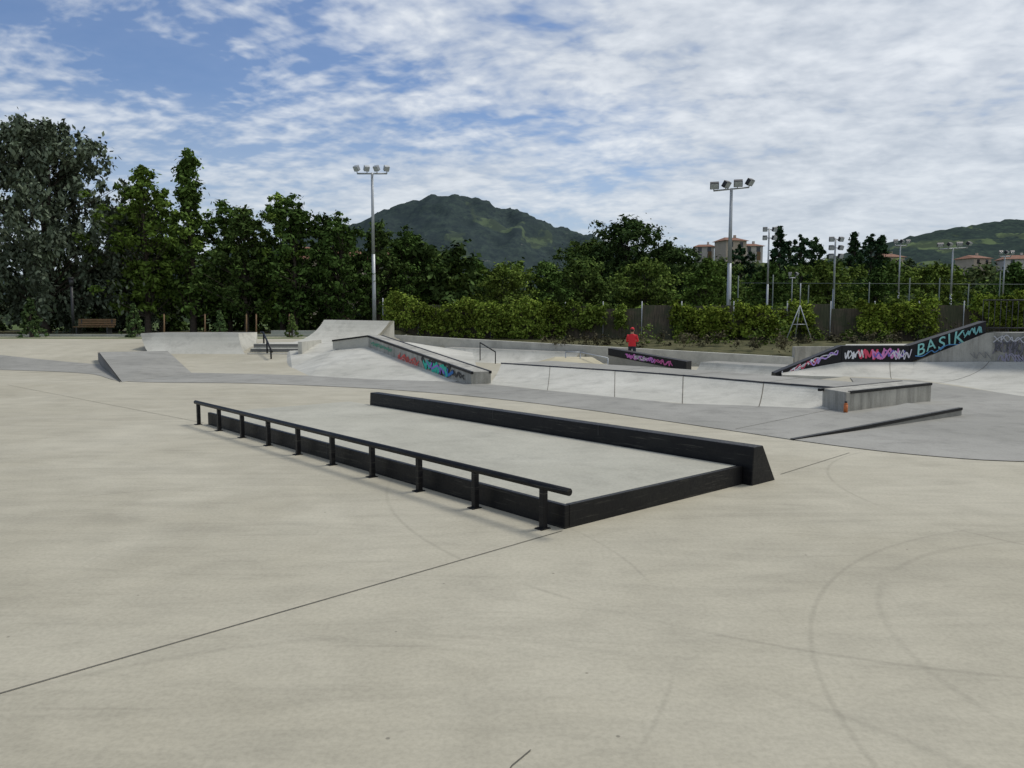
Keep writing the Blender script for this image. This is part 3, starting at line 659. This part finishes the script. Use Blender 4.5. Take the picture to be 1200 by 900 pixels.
# ---------------------------------------------------------------- hills, mountain
def interp(pts,x): return float(np.interp(x,[p[0] for p in pts],[p[1] for p in pts]))
def fnoise(x,y,s,seed=0,o=5):
    v=0;a=1
    for k in range(o):
        v+=a*mn.noise(Vector((x/s,y/s,seed+k*7.3))); a*=.5; s*=.5
    return v
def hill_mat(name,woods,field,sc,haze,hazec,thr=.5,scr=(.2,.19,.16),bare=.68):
    m,nt,b=newmat(name); p=pos(nt)
    mp=nt.nodes.new('ShaderNodeMapping'); mp.inputs['Scale'].default_value=(1,.6,1.6); nt.links.new(p,mp.inputs[0])
    n=noise(nt,mp.outputs[0],sc,5,.6,.6); f=noise(nt,mp.outputs[0],sc*16,4,.8); g=noise(nt,mp.outputs[0],sc*5,5,.65)
    w=mix(nt,ramp(nt,f,[(.38,0),(.62,1)]),tuple(c*.3 for c in woods),tuple(c*1.4 for c in woods))
    w=mix(nt,ramp(nt,g,[(.38,.7),(.6,0)]),w,tuple(c*.45 for c in woods))
    col=mix(nt,ramp(nt,n,[(thr,0),(thr+.02,1)]),w,mix(nt,ramp(nt,g,[(.45,0),(.52,1)]),field,tuple(c*.45 for c in field)))
    col=mix(nt,ramp(nt,g,[(bare,0),(bare+.05,.7)]),col,scr)
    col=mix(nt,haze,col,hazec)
    nt.links.new(col,b.inputs['Base Color']); b.inputs['Roughness'].default_value=1; b.inputs['Specular IOR Level'].default_value=0
    return m
def terrain(name,x0,x1,y0,y1,nx,ny,fn,mat):
    V=[];F=[]
    for j in range(ny):
        for i in range(nx):
            x=x0+(x1-x0)*i/(nx-1);y=y0+(y1-y0)*j/(ny-1);V.append((x,y,fn(x,y)))
    for j in range(ny-1):
        for i in range(nx-1): F.append((j*nx+i,j*nx+i+1,(j+1)*nx+i+1,(j+1)*nx+i))
    return mk(name,V,F,mat,None,True)
MR_=[(-1400,60),(-900,130),(-600,175),(-360,240),(-290,270),(-200,300),(-140,304),(-90,299),(0,268),(80,233),(160,200),(240,170),(340,138),(500,110),(900,90),(1500,80)]
def mfn(x,y):
    r=interp(MR_,x+fnoise(x,y,300,3,3)*18); k=sst(1150,2000,y)**.8*(1-.7*sst(2050,3000,y))
    rid=1-abs(fnoise(x,y*.5,130,8,4))*2
    return -10+(r+10)*k+fnoise(x,y,260,1,3)*14*k+rid*32*k*(1-.8*sst(.85,1,k))+mn.noise(Vector((x/14,y/14,2)))*6*k-8
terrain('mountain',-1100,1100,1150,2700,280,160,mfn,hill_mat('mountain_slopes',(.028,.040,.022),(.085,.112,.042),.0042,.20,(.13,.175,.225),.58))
HR=[(300,0),(500,60),(620,110),(700,135),(800,156),(900,178),(960,188),(1050,192),(1300,195),(1800,120)]
def hfn(x,y):
    r=interp(HR,x); k=sst(800,1500,y)*(1-.6*sst(1550,2300,y)); return -8+(r+8)*k+fnoise(x,y,180,5,4)*14*k+mn.noise(Vector((x/14,y/14,2)))*5*k
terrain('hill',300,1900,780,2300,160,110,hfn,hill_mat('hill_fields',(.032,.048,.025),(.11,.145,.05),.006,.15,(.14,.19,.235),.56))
HL=[(-400,4),(-100,6),(-40,5),(0,7),(20,11),(45,15),(62,15.5),(85,13),(110,11),(180,9),(300,10),(500,10)]
def lfn(x,y):
    r=interp(HL,x); k=sst(100,200,y)*(1-.5*sst(260,420,y)); return -3+(r+3)*k+fnoise(x,y,60,9,3)*1.5*k
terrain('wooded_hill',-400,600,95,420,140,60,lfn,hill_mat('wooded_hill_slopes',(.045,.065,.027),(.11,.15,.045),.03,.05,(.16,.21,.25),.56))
rn=random.Random(11); it=[]
for i in range(170):
    y=rn.uniform(120,300); x=rn.uniform(-80,.95*y)
    it.append((x,y,lfn(x,y)-1,rn.uniform(2.5,5),rn.uniform(3,5.5),8))
for x in (40,44,49.5,55.5,61,96,88,116,124,133): it.append((x,158 if x<70 else 180,lfn(x,160)-1,2.5,rn.uniform(3,4.2),9))
mass('hillside_trees',it,LFAR,60,.5,25)

# ---------------------------------------------------------------- houses
MWAL=plain('render_cream',(.50,.41,.31),.9,0,.15,1); MROOF=plain('roof_tiles',(.24,.11,.065),.9,0,.4,3); MWIN=plain('window_glass',(.03,.035,.04),.2)
MWAL2=plain('render_white',(.55,.51,.45),.9,0,.15,1)
def house(x,y,z,w,dp,h,rot,wm=MWAL,fl=2):
    e=empty('house')
    boxc('walls',(0,0,h/2-1),(w,dp,h+2),wm,e)
    o=.5; rh=w*.17
    mk('roof',[(-w/2-o,-dp/2-o,h),(w/2+o,-dp/2-o,h),(w/2+o,dp/2+o,h),(-w/2-o,dp/2+o,h),(-w/2+w*.2,0,h+rh),(w/2-w*.2,0,h+rh)],[(0,1,5,4),(1,2,5),(2,3,4,5),(3,0,4),(0,3,2,1)],MROOF,e)
    nw=max(2,int(w/2.6))
    for f in range(fl):
        for i in range(nw):
            boxc('window',(-w/2+w*(i+.5)/nw,-dp/2-.02,h*(f+.55)/fl),(.9,.08,1.2),MWIN,e)
    boxc('door',(w*.12+.7,-dp/2-.06,1.05),(.9,.08,2.0),MWOOD,e); boxc('chimney',(w*.2,0,h+rh),(.5,.5,1.2),wm,e)
    e.location=(x,y,z); e.rotation_euler=(0,0,rot)
house(52,185,15.6,5.5,5,4,.3); house(47.5,192,15.6,4.5,5,3.2,-.2,MWAL2); house(57.5,188,15.2,4.5,5,3.4,.1,MWAL2)
house(99,205,13.5,6,6,3.8,.2); house(133,205,13,7,6,3.8,-.2,MWAL2); house(126,212,13.5,6,6,4,.3)
house(-21.5,90,1,10,9,7,.2,MWAL,3); house(-14.5,96,2,8,9,6.5,.1,MWAL2)

# ---------------------------------------------------------------- sky & light
el,az=R(60),R(60)
wld=bpy.data.worlds.new('World'); SC.world=wld; wld.use_nodes=True; nt=wld.node_tree; bg=nt.nodes['Background']
sky=nt.nodes.new('ShaderNodeTexSky'); sky.sky_type='NISHITA'; sky.sun_disc=False; sky.sun_elevation=el; sky.sun_rotation=az; sky.dust_density=1.0; sky.ozone_density=2.5
tcd=nt.nodes.new('ShaderNodeTexCoord'); sep=nt.nodes.new('ShaderNodeSeparateXYZ'); nt.links.new(tcd.outputs['Generated'],sep.inputs[0])
zz=math_(nt,'ADD',math_(nt,'MAXIMUM',sep.outputs[2],0.0),.20)
cb=nt.nodes.new('ShaderNodeCombineXYZ'); nt.links.new(math_(nt,'DIVIDE',sep.outputs[0],zz),cb.inputs[0]); nt.links.new(math_(nt,'DIVIDE',sep.outputs[1],zz),cb.inputs[1])
mp=nt.nodes.new('ShaderNodeMapping'); mp.inputs['Rotation'].default_value=(0,0,R(25)); mp.inputs['Scale'].default_value=(1.0,1.2,1); mp.inputs['Location'].default_value=(2.2,.9,0); nt.links.new(cb.outputs[0],mp.inputs[0])
big=noise(nt,mp.outputs[0],.75,3,.5,.4); med=noise(nt,mp.outputs[0],3.0,6,.62,.3); fine=noise(nt,mp.outputs[0],13,2,.55,.2)
s=math_(nt,'ADD',math_(nt,'MULTIPLY',big,.52),math_(nt,'ADD',math_(nt,'MULTIPLY',med,.38),math_(nt,'MULTIPLY',fine,.20)))
s=math_(nt,'ADD',s,math_(nt,'MULTIPLY',sep.outputs[0],.13))
mask=ramp(nt,s,[(.455,.08),(.525,.66),(.60,.97)])
shade=ramp(nt,math_(nt,'ADD',math_(nt,'MULTIPLY',med,.7),math_(nt,'MULTIPLY',fine,.3)),[(.36,(.45,.51,.60)),(.63,(.80,.84,.89))])
skyc=mix(nt,1.0,sky.outputs[0],(.078,.090,.108),'MULTIPLY')
col=mix(nt,mask,skyc,shade)
hz=ramp(nt,sep.outputs[2],[(.0,.8),(.26,.0)])
col=mix(nt,hz,col,(.58,.65,.72))
nt.links.new(col,bg.inputs[0]); bg.inputs[1].default_value=1.0
ld=bpy.data.lights.new('sun','SUN'); ld.energy=2.1; ld.angle=R(18); ld.color=(1,.96,.89)
lo=bpy.data.objects.new('sun',ld); COL.objects.link(lo)
dirv=Vector((math.sin(az)*math.cos(el),math.cos(az)*math.cos(el),math.sin(el))); lo.rotation_euler=dirv.to_track_quat('Z','Y').to_euler()

# ---------------------------------------------------------------- camera
cd=bpy.data.cameras.new('camera'); cam=bpy.data.objects.new('camera',cd); COL.objects.link(cam)
cd.sensor_width=36; cd.lens=27.0; cd.clip_start=.05; cd.clip_end=9000
cam.location=(0,0,1.6); cam.rotation_euler=(R(90-4.95),0,0); SC.camera=cam
